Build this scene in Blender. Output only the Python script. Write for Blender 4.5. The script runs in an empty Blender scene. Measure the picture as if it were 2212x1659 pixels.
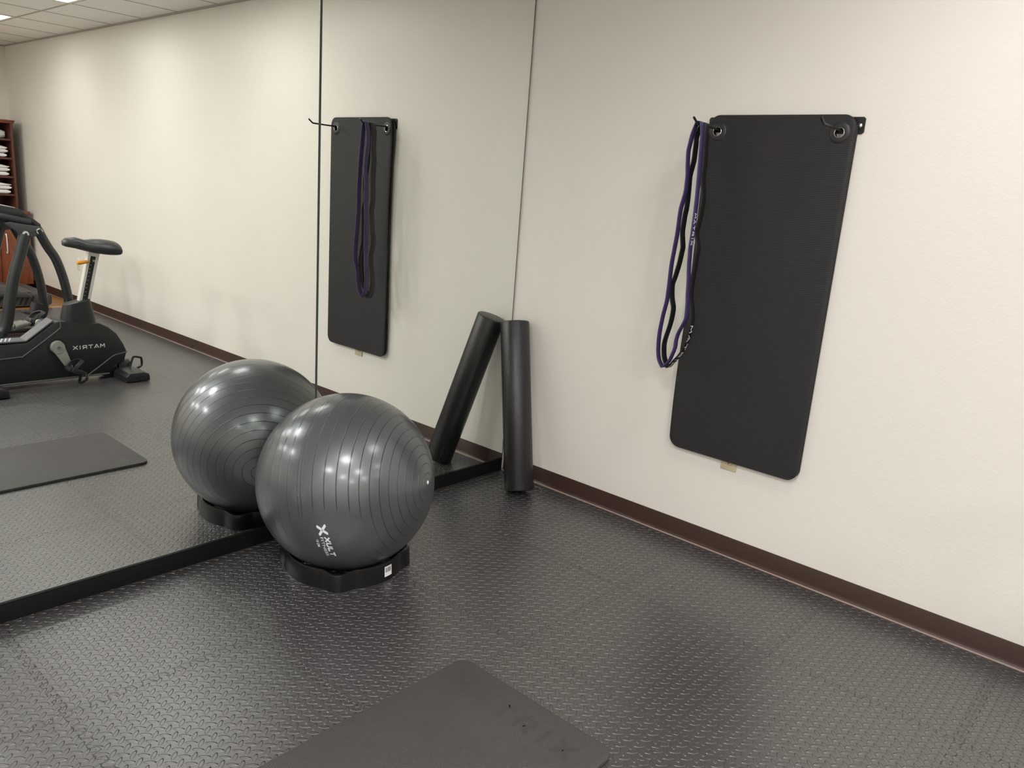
import bpy, bmesh, math, random
from mathutils import Vector, Matrix
random.seed(7)
sc = bpy.context.scene
COL = sc.collection
PI = math.pi
V = Vector

# ------------------------------------------------------------------ node helpers
class NT:
    def __init__(s, name):
        s.mat = bpy.data.materials.new(name); s.mat.use_nodes = True
        s.t = s.mat.node_tree; s.n = s.t.nodes; s.l = s.t.links
        s.bsdf = s.n['Principled BSDF']
    def put(s, sock, v):
        if isinstance(v, bpy.types.NodeSocket): s.l.new(v, sock)
        elif v is not None: sock.default_value = v
    def m(s, op, a, b=None, c=None, clamp=False):
        n = s.n.new('ShaderNodeMath'); n.operation = op; n.use_clamp = clamp
        s.put(n.inputs[0], a); s.put(n.inputs[1], b)
        if c is not None: s.put(n.inputs[2], c)
        return n.outputs[0]
    def smooth(s, v, a, b, lo=0.0, hi=1.0):
        n = s.n.new('ShaderNodeMapRange'); n.interpolation_type = 'SMOOTHSTEP'
        s.put(n.inputs['Value'], v); s.put(n.inputs['From Min'], a); s.put(n.inputs['From Max'], b)
        s.put(n.inputs['To Min'], lo); s.put(n.inputs['To Max'], hi)
        return n.outputs[0]
    def obj(s):
        return s.n.new('ShaderNodeTexCoord').outputs['Object']
    def pos(s):
        return s.n.new('ShaderNodeNewGeometry').outputs['Position']
    def xyz(s, vec):
        n = s.n.new('ShaderNodeSeparateXYZ'); s.put(n.inputs[0], vec); return n.outputs
    def comb(s, x, y, z=0.0):
        n = s.n.new('ShaderNodeCombineXYZ'); s.put(n.inputs[0], x); s.put(n.inputs[1], y); s.put(n.inputs[2], z); return n.outputs[0]
    def noise(s, vec, scale, detail=3, rough=.5):
        n = s.n.new('ShaderNodeTexNoise'); s.put(n.inputs['Vector'], vec)
        n.inputs['Scale'].default_value = scale; n.inputs['Detail'].default_value = detail
        n.inputs['Roughness'].default_value = rough; return n.outputs['Fac']
    def white(s, vec):
        n = s.n.new('ShaderNodeTexWhiteNoise'); n.noise_dimensions = '3D'; s.put(n.inputs['Vector'], vec)
        return n.outputs
    def mix(s, f, a, b):
        n = s.n.new('ShaderNodeMix'); n.data_type = 'RGBA'
        s.put(n.inputs[0], f); s.put(n.inputs[6], a); s.put(n.inputs[7], b); return n.outputs[2]
    def bump(s, h, dist, strength=1.0, prev=None):
        n = s.n.new('ShaderNodeBump'); s.put(n.inputs['Height'], h)
        n.inputs['Distance'].default_value = dist; n.inputs['Strength'].default_value = strength
        if prev is not None: s.l.new(prev, n.inputs['Normal'])
        return n.outputs[0]
    def set(s, **k):
        names = dict(col='Base Color', rough='Roughness', metal='Metallic', spec='Specular IOR Level', normal='Normal',
                     coat='Coat Weight', crough='Coat Roughness', sheen='Sheen Weight', ecol='Emission Color', estr='Emission Strength')
        for a, v in k.items(): s.put(s.bsdf.inputs[names[a]], v)
        return s
def rgb(r, g, b): return (r, g, b, 1.0)
def srgb(r, g, b):
    f = lambda c: (c/255/12.92) if c/255 <= .04045 else ((c/255+.055)/1.055)**2.4
    return (f(r), f(g), f(b), 1.0)
def simple(name, col, rough=.5, metal=0.0, spec=.5, bump=None):
    m = NT(name); m.set(col=col, rough=rough, metal=metal, spec=spec)
    if bump:
        m.set(normal=m.bump(m.noise(m.obj(), bump[0], 4), bump[1]))
    return m.mat

# ------------------------------------------------------------------ materials
def mat_wall(name, col, rough=.42):
    m = NT(name); p = m.pos()
    n1 = m.noise(p, 2.2, 4, .6); n2 = m.noise(p, 90, 3); n3 = m.noise(p, 14, 5, .7)
    c = m.mix(m.smooth(n1, .3, .7), tuple(x*.985 for x in col[:3])+(1,), col)
    b1 = m.bump(n2, .0009, .55); b2 = m.bump(n3, .0016, .35, b1)
    return m.set(col=c, rough=rough, spec=.45, normal=b2).mat
M = {}
M['wall'] = mat_wall('wall_paint', rgb(.795, .758, .695))
M['wallr'] = M['wall']

def mat_floor():
    m = NT('diamond_plate_rubber'); x, y, z = m.xyz(m.pos())
    T = .575; P = .0348
    ux = m.m('DIVIDE', x, T); uy = m.m('DIVIDE', y, T)
    tx = m.m('FLOOR', ux); ty = m.m('FLOOR', uy)
    w = m.white(m.comb(tx, ty, 3.0)); wr = m.xyz(w['Color'])
    sx = m.m('MULTIPLY', m.m('SUBTRACT', ux, m.m('ROUND', ux)), T)
    sy = m.m('MULTIPLY', m.m('SUBTRACT', uy, m.m('ROUND', uy)), T)
    A = .011; per = .046
    def seam(s, along):
        k = m.m('SUBTRACT', m.m('PINGPONG', along, per/2), per/4)
        sg = m.m('SIGN', k)
        top = m.m('ABSOLUTE', m.m('SUBTRACT', s, m.m('MULTIPLY', sg, A)))
        side = m.m('ADD', m.m('ABSOLUTE', m.m('ADD', k, m.m('MULTIPLY', s, -.28))),
                   m.m('MULTIPLY', m.m('GREATER_THAN', m.m('ABSOLUTE', s), A), 1.0))
        return m.m('MINIMUM', top, side)
    ds = m.m('MINIMUM', seam(sx, y), seam(sy, x))
    px = m.m('ADD', m.m('DIVIDE', x, P), wr[0]); py = m.m('ADD', m.m('DIVIDE', y, P), wr[1])
    def lens(off, flip):
        qx = m.m('SUBTRACT', m.m('FRACT', m.m('ADD', px, off)), .5)
        qy = m.m('SUBTRACT', m.m('FRACT', m.m('ADD', py, off)), .5)
        a = m.m('MULTIPLY', m.m('ADD' if flip else 'SUBTRACT', qx, qy), .7071*P)
        b = m.m('MULTIPLY', m.m('SUBTRACT' if flip else 'ADD', qx, qy), .7071*P)
        d = m.m('ADD', m.m('POWER', m.m('ABSOLUTE', m.m('DIVIDE', a, .0154)), 1.7), m.m('POWER', m.m('DIVIDE', b, .0056), 2.0))
        return d
    d = m.m('MINIMUM', lens(0.0, False), lens(.5, True))
    h = m.smooth(d, 1.12, .62)
    fine = m.noise(m.pos(), 420, 3)
    wob = m.noise(m.pos(), 3.0, 3)
    h2 = m.m('SUBTRACT', h, m.m('MULTIPLY', m.smooth(ds, .0016, .0004), 1.3))
    hh = m.m('ADD', h2, m.m('MULTIPLY', fine, .05))
    base = m.mix(m.m('MULTIPLY', wr[2], .6), rgb(.034, .0318, .0312), rgb(.041, .0385, .038))
    base = m.mix(m.smooth(wob, .4, .8, 0, .35), base, rgb(.049, .0465, .046))
    breaks = m.smooth(m.noise(m.pos(), 22, 2), .42, .58)
    base = m.mix(m.m('MULTIPLY', m.smooth(ds, .0021, .0008), m.m('ADD', m.m('MULTIPLY', breaks, .75), .12)), base, rgb(.012, .011, .011))
    # white lint specks
    vn = m.n.new('ShaderNodeTexVoronoi'); m.put(vn.inputs['Vector'], m.pos()); vn.inputs['Scale'].default_value = 7.0
    sp = m.m('LESS_THAN', vn.outputs['Distance'], .011)
    sp = m.m('MULTIPLY', sp, m.m('GREATER_THAN', m.xyz(vn.outputs['Color'])[0], .72))
    base = m.mix(sp, base, rgb(.65, .62, .58))
    m.bsdf.inputs['IOR'].default_value = 1.76
    m.set(col=base, rough=m.smooth(fine, .2, .8, .31, .39), spec=1.0, normal=m.bump(hh, .0022, 1.0))
    return m.mat
M['floor'] = mat_floor()

def mat_wood(name, c1, c2, sc_=(1.2, 14, 14), rough=.35):
    m = NT(name); p = m.obj()
    mp = m.n.new('ShaderNodeMapping'); m.put(mp.inputs['Vector'], p); mp.inputs['Scale'].default_value = sc_
    n = m.noise(mp.outputs[0], 3.0, 6, .65)
    c = m.mix(m.smooth(n, .3, .7), c1, c2)
    return m.set(col=c, rough=rough, normal=m.bump(n, .0003)).mat
M['woodfloor'] = mat_wood('oak_floor', rgb(.30, .13, .040), rgb(.46, .225, .085), (1.0, 9, 1), .28)
M['mahogany'] = mat_wood('mahogany_veneer', rgb(.16, .040, .018), rgb(.26, .075, .034), (9, 9, .9), .34)
M['mahogany_dark'] = mat_wood('mahogany_board', rgb(.085, .028, .018), rgb(.13, .045, .028), (9, 9, .9), .4)

def mat_ceiling():
    m = NT('acoustic_tile'); p = m.pos()
    n = m.noise(p, 160, 3); n2 = m.noise(p, 1.2, 2)
    c = m.mix(m.smooth(n2, .35, .7), rgb(.86, .845, .815), rgb(.89, .875, .845))
    return m.set(col=c, rough=.9, spec=.2, normal=m.bump(n, .001, .5)).mat
M['ceiling'] = mat_ceiling()
M['tbar'] = simple('ceiling_grid_metal', rgb(.40, .37, .34), .5)
M['white_metal'] = simple('white_painted_metal', rgb(.75, .74, .71), .4)
M['brown'] = simple('brown_vinyl', rgb(.048, .023, .017), .42, bump=(9, .0012))
M['brown_toe'] = simple('dusty_highlight_toe', rgb(.34, .25, .22), .5)  # pale toe line: dust plus an edge highlight put into the colour
M['black_strip'] = simple('black_plastic_strip', rgb(.007, .007, .0075), .5, spec=.18, bump=(30, .0003))
m = NT('mirror_silver'); m.set(col=rgb(.895, .925, .885), metal=1.0, rough=0.0); M['mirror'] = m.mat
M['mirror_edge'] = simple('mirror_edge_glass', rgb(.07, .085, .075), .25)
LAMP = []
for k, e in enumerate((11.5, 38.0, 50.0)):      # row strengths tuned apart to even out the wall brightness
    m = NT('lamp_diffuser'); m.set(col=rgb(.9, .9, .9), ecol=rgb(1.0, .985, .965), estr=e); LAMP.append(m.mat)

def mat_foam(name, col, ribs=None, rough=.55):
    m = NT(name); p = m.pos(); n = m.noise(p, 260, 4)
    h = m.m('MULTIPLY', n, .35)
    if ribs == 'z':
        x, y, z = m.xyz(p)
        w = m.m('SINE', m.m('MULTIPLY', z, 2*PI/.0065))
        h = m.m('ADD', h, m.m('MULTIPLY', w, .32))
    if ribs == 'grid':
        x, y, z = m.xyz(p)
        a = m.m('ADD', x, y); b = m.m('SUBTRACT', x, y)
        w = m.m('MULTIPLY', m.m('SINE', m.m('MULTIPLY', a, 2*PI/.010)), m.m('SINE', m.m('MULTIPLY', b, 2*PI/.010)))
        h = m.m('ADD', h, m.m('MULTIPLY', w, .8))
    n2 = m.noise(p, 3.5, 4, .6)
    c = m.mix(m.smooth(n2, .35, .75), col, tuple(v*1.14 for v in col[:3])+(1,))
    return m.set(col=c, rough=rough, spec=.4, normal=m.bump(h, .0007, .8)).mat
M['wallmat'] = mat_foam('black_exercise_foam', rgb(.0190, .0182, .0190), 'z', .6)
M['floormat'] = mat_foam('charcoal_exercise_foam', rgb(.058, .0545, .054), 'grid', .55)
M['emboss'] = simple('embossed_foam', rgb(.044, .0415, .041), .45)
M['rubber'] = simple('black_rubber', rgb(.018, .018, .019), .45)
M['chrome'] = simple('chrome', rgb(.78, .78, .78), .16, 1.0)
M['black_metal'] = simple('black_powder_coat', rgb(.014, .0135, .0135), .32)
M['purple'] = simple('purple_latex', rgb(.046, .029, .108), .42, bump=(60, .0003))
M['black_latex'] = simple('black_latex', rgb(.013, .0125, .014), .42, bump=(60, .0003))
M['print'] = simple('white_print', rgb(.78, .78, .80), .5)
M['beige'] = simple('ivory_plastic', rgb(.58, .50, .33), .35)
M['slot'] = simple('dark_slot', rgb(.01, .01, .01), .6)
M['white_plastic'] = simple('white_plastic', rgb(.78, .76, .70), .35)
M['valve'] = simple('white_valve_plug', rgb(.92, .92, .90), .3)
M['base_plastic'] = simple('black_base_plastic', rgb(.007, .007, .0073), .30, spec=.35)

def mat_roller():
    m = NT('moulded_black_foam'); p = m.obj()
    vn = m.n.new('ShaderNodeTexVoronoi'); m.put(vn.inputs['Vector'], p); vn.inputs['Scale'].default_value = 190
    n = m.noise(p, 330, 3)
    vp = m.n.new('ShaderNodeTexVoronoi'); m.put(vp.inputs['Vector'], p); vp.inputs['Scale'].default_value = 75
    pit = m.m('MULTIPLY', m.smooth(vp.outputs['Distance'], .16, .05), m.m('GREATER_THAN', m.xyz(vp.outputs['Color'])[0], .55))
    h = m.m('SUBTRACT', m.m('ADD', m.m('MULTIPLY', vn.outputs['Distance'], .5), m.m('MULTIPLY', n, .5)), pit)
    c = m.mix(pit, rgb(.015, .0147, .0147), rgb(.004, .004, .004))
    return m.set(col=c, rough=.36, spec=.5, normal=m.bump(h, .0009, .8)).mat
M['roller'] = mat_roller()

POLE = V((.432, -.889, .152)).normalized()
LOGO = V((-.65, -.65, -.40)).normalized()
SPOT = V((-.9, -.402, .167)).normalized()
def mat_ball():
    m = NT('anti_burst_vinyl'); geo = m.n.new('ShaderNodeVectorMath'); geo.operation = 'NORMALIZE'
    m.put(geo.inputs[0], m.obj()); nv = geo.outputs[0]
    def dot(v):
        n = m.n.new('ShaderNodeVectorMath'); n.operation = 'DOT_PRODUCT'; m.put(n.inputs[0], nv); n.inputs[1].default_value = v
        return n.outputs['Value']
    phi = m.m('MULTIPLY', m.m('ARCCOSINE', dot(POLE)), 180/PI)
    phi = m.m('MINIMUM', phi, m.m('SUBTRACT', 180.0, phi))      # ribs run round both poles
    k = m.m('ADD', m.m('DIVIDE', m.m('MINIMUM', phi, 60.5), 6.05), m.m('DIVIDE', m.m('MAXIMUM', m.m('SUBTRACT', phi, 60.5), 0.0), 7.1))
    fr = m.m('ABSOLUTE', m.m('SUBTRACT', m.m('FRACT', m.m('ADD', k, .5)), .5))     # 0 on a ring
    ring = m.smooth(fr, .055, .0)
    mask = m.smooth(m.m('ARCCOSINE', dot(LOGO)), math.radians(24), math.radians(33))
    ring = m.m('MULTIPLY', ring, mask)
    facet = m.m('MULTIPLY', m.m('MULTIPLY', m.m('POWER', m.m('SUBTRACT', m.m('MULTIPLY', fr, 2.0), .0), 2.0), -.03), mask)
    fine = m.noise(m.obj(), 420, 2)
    h = m.m('ADD', m.m('ADD', ring, facet), m.m('MULTIPLY', fine, .05))
    sp = m.m('ARCCOSINE', dot(SPOT))
    scuff = m.m('MULTIPLY', m.smooth(sp, math.radians(5.1), math.radians(4.4)), m.smooth(m.noise(m.obj(), 240, 3, .7), .48, .58))
    col = m.mix(m.m('MULTIPLY', ring, .55), rgb(.112, .121, .129), rgb(.035, .038, .040))
    col = m.mix(m.m('MULTIPLY', scuff, .55), col, rgb(.22, .22, .22))
    m.set(col=col, rough=.41, metal=.62, spec=.6, coat=.55, crough=.17, normal=m.bump(h, .0021, 1.0))
    return m.mat
M['ball'] = mat_ball()
M['shroud'] = simple('charcoal_moulded_plastic', rgb(.0145, .015, .016), .42)
M['shroud_trim'] = simple('grey_moulded_trim', rgb(.085, .088, .09), .4)
M['cover_grey'] = simple('grey_satin_cover', rgb(.135, .135, .145), .33)
M['cover_dark'] = simple('pale_inlay', rgb(.50, .50, .52), .45)
M['vinyl'] = simple('black_seat_vinyl', rgb(.030, .030, .033), .40)
M['alu'] = simple('brushed_aluminium', rgb(.80, .79, .77), .38, .55)
M['crank'] = simple('grey_crank_paint', rgb(.36, .37, .34), .4, .3)
M['orange'] = simple('orange_plastic', rgb(.80, .30, .02), .35)
M['frame'] = simple('charcoal_frame_paint', rgb(.016, .0175, .019), .38)
M['bracket'] = simple('grey_bracket_paint', rgb(.048, .050, .052), .36)
M['silver'] = simple('silver_joint_metal', rgb(.42, .42, .40), .38, .7)
M['belt'] = simple('grey_belt', rgb(.085, .082, .085), .6)
M['tread_grey'] = simple('grey_treadmill_plastic', rgb(.062, .062, .066), .42)

def mat_towel():
    m = NT('white_terry'); p = m.obj(); n = m.noise(p, 260, 4)
    n2 = m.noise(p, 16, 3)
    h = m.m('ADD', m.m('MULTIPLY', n, .4), n2)
    return m.set(col=rgb(.83, .81, .79), rough=.95, spec=.1, sheen=.2, normal=m.bump(h, .004, .6)).mat
M['towel'] = mat_towel()

# ------------------------------------------------------------------ mesh helpers
def new(): return bmesh.new()
def box(bm, lo, hi, bev=0.0, seg=2, rot=None, mi=0):
    c = (V(lo)+V(hi))/2; s = V(hi)-V(lo)
    mat = Matrix.Translation(c) @ (rot.to_4x4() if rot else Matrix.Identity(4)) @ Matrix.Diagonal((s.x, s.y, s.z, 1))
    g = bmesh.ops.create_cube(bm, size=1.0, matrix=mat)
    fs = set(f for v in g['verts'] for f in v.link_faces)
    if bev > 0:
        es = list(set(e for v in g['verts'] for e in v.link_edges))
        r = bmesh.ops.bevel(bm, geom=es, offset=bev, segments=seg, profile=.5, affect='EDGES')
        fs = set(r['faces']) | set(f for f in fs if f.is_valid)
    for f in fs: f.material_index = mi
def frame_of(d):
    d = d.normalized(); a = V((0, 0, 1)) if abs(d.z) < .9 else V((1, 0, 0))
    u = d.cross(a).normalized(); return u, d.cross(u).normalized()
def rings(bm, loops, cap=True, closed=False, mi=0):
    R = [[bm.verts.new(p) for p in L] for L in loops]; n = len(R[0])
    m_ = len(R) if closed else len(R)-1
    for i in range(m_):
        A = R[i]; B = R[(i+1) % len(R)]
        for j in range(n):
            f = bm.faces.new((A[j], A[(j+1) % n], B[(j+1) % n], B[j])); f.material_index = mi
    if cap and not closed:
        f = bm.faces.new(list(reversed(R[0]))); f.material_index = mi
        f = bm.faces.new(R[-1]); f.material_index = mi
    return R
def cyl(bm, a, b, r0, r1=None, seg=24, cap=True, mi=0):
    a = V(a); b = V(b); r1 = r0 if r1 is None else r1
    u, v = frame_of(b-a)
    rings(bm, [[p + (u*math.cos(2*PI*i/seg)+v*math.sin(2*PI*i/seg))*r for i in range(seg)] for p, r in ((a, r0), (b, r1))], cap, mi=mi)
def rcyl(bm, a, b, r, bev=.004, seg=40, mi=0):
    a = V(a); b = V(b); d = (b-a).normalized(); u, v = frame_of(d); L = []
    for p, s in ((a, 1), (b, -1)):
        rr = [(0, r-bev), (bev*.3, r-bev*.3), (bev, r)]
        if s < 0: rr = rr[::-1]
        for off, q in rr: L.append((p+d*off*s, q))
    rings(bm, [[p+(u*math.cos(2*PI*i/seg)+v*math.sin(2*PI*i/seg))*q for i in range(seg)] for p, q in L], mi=mi)
def smooth_path(pts, n=8):
    pts = [V(p) for p in pts]; out = []
    for i in range(len(pts)-1):
        p0 = pts[max(i-1, 0)]; p1 = pts[i]; p2 = pts[i+1]; p3 = pts[min(i+2, len(pts)-1)]
        for k in range(n):
            t = k/n
            out.append(.5*((2*p1)+(p2-p0)*t+(2*p0-5*p1+4*p2-p3)*t*t+(3*p1-p0-3*p2+p3)*t**3))
    out.append(pts[-1]); return out
def tube(bm, pts, r, seg=14, cap=True, mi=0, closed=False):
    pts = [V(p) for p in pts]; n = len(pts); L = []; u = None
    for i, p in enumerate(pts):
        if closed: d = pts[(i+1) % n]-pts[i-1]
        else: d = pts[min(i+1, n-1)]-pts[max(i-1, 0)]
        d.normalize()
        if u is None: u, v = frame_of(d)
        else:
            u = (u-d*u.dot(d)).normalized(); v = d.cross(u)
        rr = r[i] if isinstance(r, (list, tuple)) else r
        L.append([p+(u*math.cos(2*PI*k/seg)+v*math.sin(2*PI*k/seg))*rr for k in range(seg)])
    rings(bm, L, cap, closed, mi)
def prism(bm, poly, y0, y1, plane='xz', bev=0.0, mi=0):
    mk = {'xz': lambda a, b, y: (a, y, b), 'yz': lambda a, b, x: (x, a, b), 'xy': lambda a, b, z: (a, b, z)}[plane]
    A = [bm.verts.new(mk(a, b, y0)) for a, b in poly]; B = [bm.verts.new(mk(a, b, y1)) for a, b in poly]
    n = len(poly); fs = []
    for i in range(n): fs.append(bm.faces.new((A[i], A[(i+1) % n], B[(i+1) % n], B[i])))
    fs.append(bm.faces.new(list(reversed(A)))); fs.append(bm.faces.new(B))
    bmesh.ops.recalc_face_normals(bm, faces=fs)
    if bev > 0:
        es = set(e for f in fs[-2:] for e in f.edges)
        r = bmesh.ops.bevel(bm, geom=list(es), offset=bev, segments=2, profile=.5, affect='EDGES')
    for f in fs:
        if f.is_valid: f.material_index = mi
def lathe(bm, prof, seg=48, mat=None, mi=0):
    L = [[V((r*math.cos(2*PI*i/seg), r*math.sin(2*PI*i/seg), z)) for i in range(seg)] for r, z in prof]
    if mat is not None: L = [[mat @ p for p in l] for l in L]
    rings(bm, L, False, mi=mi)
def round_rect(x0, y0, x1, y1, r, n=8):
    out = []
    for cx, cy, a in ((x1-r, y1-r, 0), (x0+r, y1-r, 90), (x0+r, y0+r, 180), (x1-r, y0+r, 270)):
        for k in range(n+1):
            t = math.radians(a+90*k/n); out.append((cx+r*math.cos(t), cy+r*math.sin(t)))
    return out

ORG = {}
def root_of(o):
    while o.parent: o = o.parent
    return o
def obj(name, bm, mats, parent=None, sharp=35, origin=None):
    me = bpy.data.meshes.new(name)
    bmesh.ops.recalc_face_normals(bm, faces=bm.faces[:])
    if parent is not None: origin = ORG[root_of(parent).name]
    if origin is not None: bmesh.ops.translate(bm, verts=bm.verts[:], vec=-V(origin))
    bm.to_mesh(me); bm.free()
    for mm in (mats if isinstance(mats, (list, tuple)) else [mats]): me.materials.append(mm)
    for p in me.polygons: p.use_smooth = True
    me.set_sharp_from_angle(angle=math.radians(sharp))
    o = bpy.data.objects.new(name, me); COL.objects.link(o)
    if parent is not None: o.parent = parent
    else:
        o.location = V(origin) if origin is not None else V((0, 0, 0)); ORG[o.name] = V(origin) if origin is not None else V((0, 0, 0))
    return o
def thing(name, label, cat, loc, group=None):
    o = bpy.data.objects.new(name, None); COL.objects.link(o); o.location = loc; o.empty_display_size = .05
    ORG[o.name] = V(loc); o['label'] = label; o['category'] = cat
    if group: o['group'] = group
    return o
def tag(o, label, cat, group=None):
    o['label'] = label; o['category'] = cat
    if group: o['group'] = group
    return o
def struct(name, bm, mats, sharp=35):
    o = obj(name, bm, mats, None, sharp); o['kind'] = 'structure'; return o
def dup(root, loc, label=None, name=None):
    r = root.copy(); COL.objects.link(r); r.location = loc; ORG[r.name] = V(loc)
    if label: r['label'] = label
    for ch in list(root.children):
        c = ch.copy(); COL.objects.link(c); c.parent = r
        for g in list(ch.children):
            d = g.copy(); COL.objects.link(d); d.parent = c
    return r

# stroke lettering in a unit box, returned as quads in (s,t)
STROKES = {'M': [[(0, 0), (.06, 1), (.5, .36), (.94, 1), (1, 0)]], 'A': [[(0, 0), (.5, 1), (1, 0)], [(.42, .2), (.58, .2)]],
           'T': [[(0, .93), (1, .93)], [(.5, .93), (.5, 0)]], 'R': [[(.06, 0), (.06, .93), (.8, .93), (.93, .8), (.93, .52), (.8, .4), (.06, .4)], [(.5, .4), (.95, 0)]],
           'I': [[(.5, 0), (.5, 1)]], 'X': [[(0, 0), (1, 1)], [(0, 1), (1, 0)]],
           'U': [[(.04, 1), (.04, .2), (.2, .05), (.8, .05), (.96, .2), (.96, 1)]], 'L': [[(.04, 1), (.04, .05), (.95, .05)]]}
def stroke_quads(text, length, height, w, gap=.42):
    adv = {c: (.34 if c == 'I' else .84 if c == 'L' else 1.0) for c in text}
    tot = sum(adv[c] for c in text)+gap*(len(text)-1); k = length/tot; s = 0; Q = []
    for c in text:
        for st in STROKES[c]:
            for a, b in zip(st, st[1:]):
                f = lambda p: V(((s+p[0]*adv[c])*k, p[1]*height))
                A = f(a); B = f(b); d = B-A; L = d.length; d.normalize(); n = V((-d.y, d.x))*w/2
                A = A-d*w*.3; B = B+d*w*.3; N = max(1, int(L/.004))
                for i in range(N):
                    p = A.lerp(B, i/N); q = A.lerp(B, (i+1)/N); Q.append([p-n, q-n, q+n, p+n])
        s += adv[c]+gap
    return Q
def quads_to_bm(bm, Q, fn, thick0=.0004):
    for k, q in enumerate(Q):
        thick = thick0+(k % 7)*.00002
        lo = [bm.verts.new(fn(p.x, p.y, 0)) for p in q]; hi = [bm.verts.new(fn(p.x, p.y, thick)) for p in q]
        bm.faces.new(hi)
        for i in range(4): bm.faces.new((lo[i], lo[(i+1) % 4], hi[(i+1) % 4], hi[i]))
def font_mesh(text, size, shear=0.0, offset=0.0, space=1.0):
    cu = bpy.data.curves.new('lettering_curve', 'FONT'); cu.body = text; cu.size = size; cu.shear = shear; cu.offset = offset; cu.space_character = space
    o = bpy.data.objects.new('lettering_tmp', cu); COL.objects.link(o)
    dg = bpy.context.evaluated_depsgraph_get(); me = bpy.data.meshes.new_from_object(o.evaluated_get(dg))
    bpy.data.objects.remove(o); bpy.data.curves.remove(cu)
    bm = new(); bm.from_mesh(me); bpy.data.meshes.remove(me)
    return bm

# ------------------------------------------------------------------ room shell
LX = -5.6; BY = -7.40; H = 2.50; WE = -5.66
bm = new(); box(bm, (LX-.1, WE, -.05), (.1, .1, 0)); struct('floor', bm, M['floor'])
bm = new(); box(bm, (LX-.1, BY-.1, -.06), (.1, WE, -.006)); struct('floor.001', bm, M['woodfloor'])
bm = new(); box(bm, (0, BY-.1, -.05), (.1, .1, H+.05)); struct('wall_right', bm, M['wallr'])
bm = new(); box(bm, (LX-.1, BY-.1, -.05), (0, BY, H+.05)); struct('wall_back', bm, M['wall'])
bm = new(); box(bm, (LX-.1, BY, -.05), (LX, .1, H+.05)); struct('wall_left', bm, M['wall'])
bm = new(); box(bm, (LX, .008, -.05), (0, .1, H+.05)); struct('wall_front', bm, M['wall'])
# ceiling with lay-in grid
GX = [-.53-.585*k for k in range(0, 9)]; GY = [-.545-.585*k for k in range(0, 12)]
LIGHTS = [(GX[i]-.2925, GY[j]-.2925) for i in (0, 3, 6) for j in (2, 5, 8)]  # right and middle rows, plus an unseen left row added for fill
bm = new()
xs = [0]+GX+[LX]; ys = [.008]+GY+[BY]
lit = set((round(a, 3), round(b, 3)) for a, b in LIGHTS)
for i in range(len(xs)-1):
    for j in range(len(ys)-1):
        c = (round((xs[i]+xs[i+1])/2, 3), round((ys[j]+ys[j+1])/2, 3))
        if c in lit: continue
        box(bm, (xs[i+1], ys[j+1], H), (xs[i], ys[j], H+.015), 0)
for x in GX: box(bm, (x-.008, BY, H-.003), (x+.008, .008, H+.001), 0, mi=1)
for y in GY: box(bm, (LX, y-.006, H-.0025), (0, y+.006, H+.001), 0, mi=1)
box(bm, (-.014, BY, H-.012), (0, .008, H), 0, mi=1); box(bm, (LX, BY, H-.012), (0, BY+.014, H), 0, mi=1)
box(bm, (LX-.1, BY-.1, H+.05), (.1, .1, H+.08), 0)
struct('ceiling', bm, [M['ceiling'], M['tbar']])
# lights
protos = {}
rown = ('in the row along the right wall', 'in the middle row', 'in the unseen left row added for fill')
jn = ('nearest the mirror', 'halfway down the room', 'nearest the bookcase end')
for idx, (x, y) in enumerate(LIGHTS):
    rw = idx//3; lab = 'square ceiling light panel %s, %s' % (rown[rw], jn[idx % 3])
    if rw not in protos:
        t = thing('ceiling_light', lab, 'ceiling light', (x, y, H), 'square ceiling light panels')
        bm = new(); a = .2925-.007; b = .262
        for lo, hi in (((-a, -a), (a, -b)), ((-a, b), (a, a)), ((-a, -b), (-b, b)), ((b, -b), (a, b))):
            box(bm, (x+lo[0], y+lo[1], H-.004), (x+hi[0], y+hi[1], H+.03), 0)
        obj('light_frame', bm, M['white_metal'], t)
        bm = new(); box(bm, (x-b, y-b, H+.006), (x+b, y+b, H+.02), 0)
        for f in bm.faces: f.material_index = 1 if f.normal.z < -.9 else 0
        obj('diffuser', bm, [M['white_metal'], LAMP[rw]], t)
        protos[rw] = t
    else: dup(protos[rw], V((x, y, H)), lab)
# baseboards: cove profile extruded
def cove(name, p0, p1, inward, h=.084, mats=None):
    p0 = V(p0); p1 = V(p1); n = V(inward)
    prof = [(0, h), (.002, h), (.0032, h-.003), (.0032, .020), (.0045, .010), (.0085, .004), (.0125, .0022), (.0125, 0), (0, 0)]
    bm = new(); A = [bm.verts.new(p0+n*a+V((0, 0, b))) for a, b in prof]; B = [bm.verts.new(p1+n*a+V((0, 0, b))) for a, b in prof]
    for i in range(len(prof)):
        f = bm.faces.new((A[i], A[(i+1) % len(prof)], B[(i+1) % len(prof)], B[i]))
        if i in (5, 6): f.material_index = 1
    bm.faces.new(A); bm.faces.new(list(reversed(B)))
    return struct(name, bm, [M['brown'], M['brown_toe']], 50)
cove('baseboard_right', (0, -.006, 0), (0, BY, 0), (-1, 0, 0))
cove('baseboard_back', (LX, BY, -.006), (0, BY, -.006), (0, 1, 0))
cove('baseboard_left', (LX, BY, 0), (LX, 0, 0), (1, 0, 0))
# black strip under the mirror
bm = new()
for x0, x1 in ((-.985, -.012), (LX, -.9865)):
    box(bm, (x0, -.004, 0), (x1, .008, .064), .0012)
box(bm, (LX, -.0062, .0605), (-.012, -.0035, .0665), .0008)
box(bm, (LX, -.0035, .0640), (-.012, .0078, .0662), 0)
struct('baseboard_front', bm, M['black_strip'])
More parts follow.
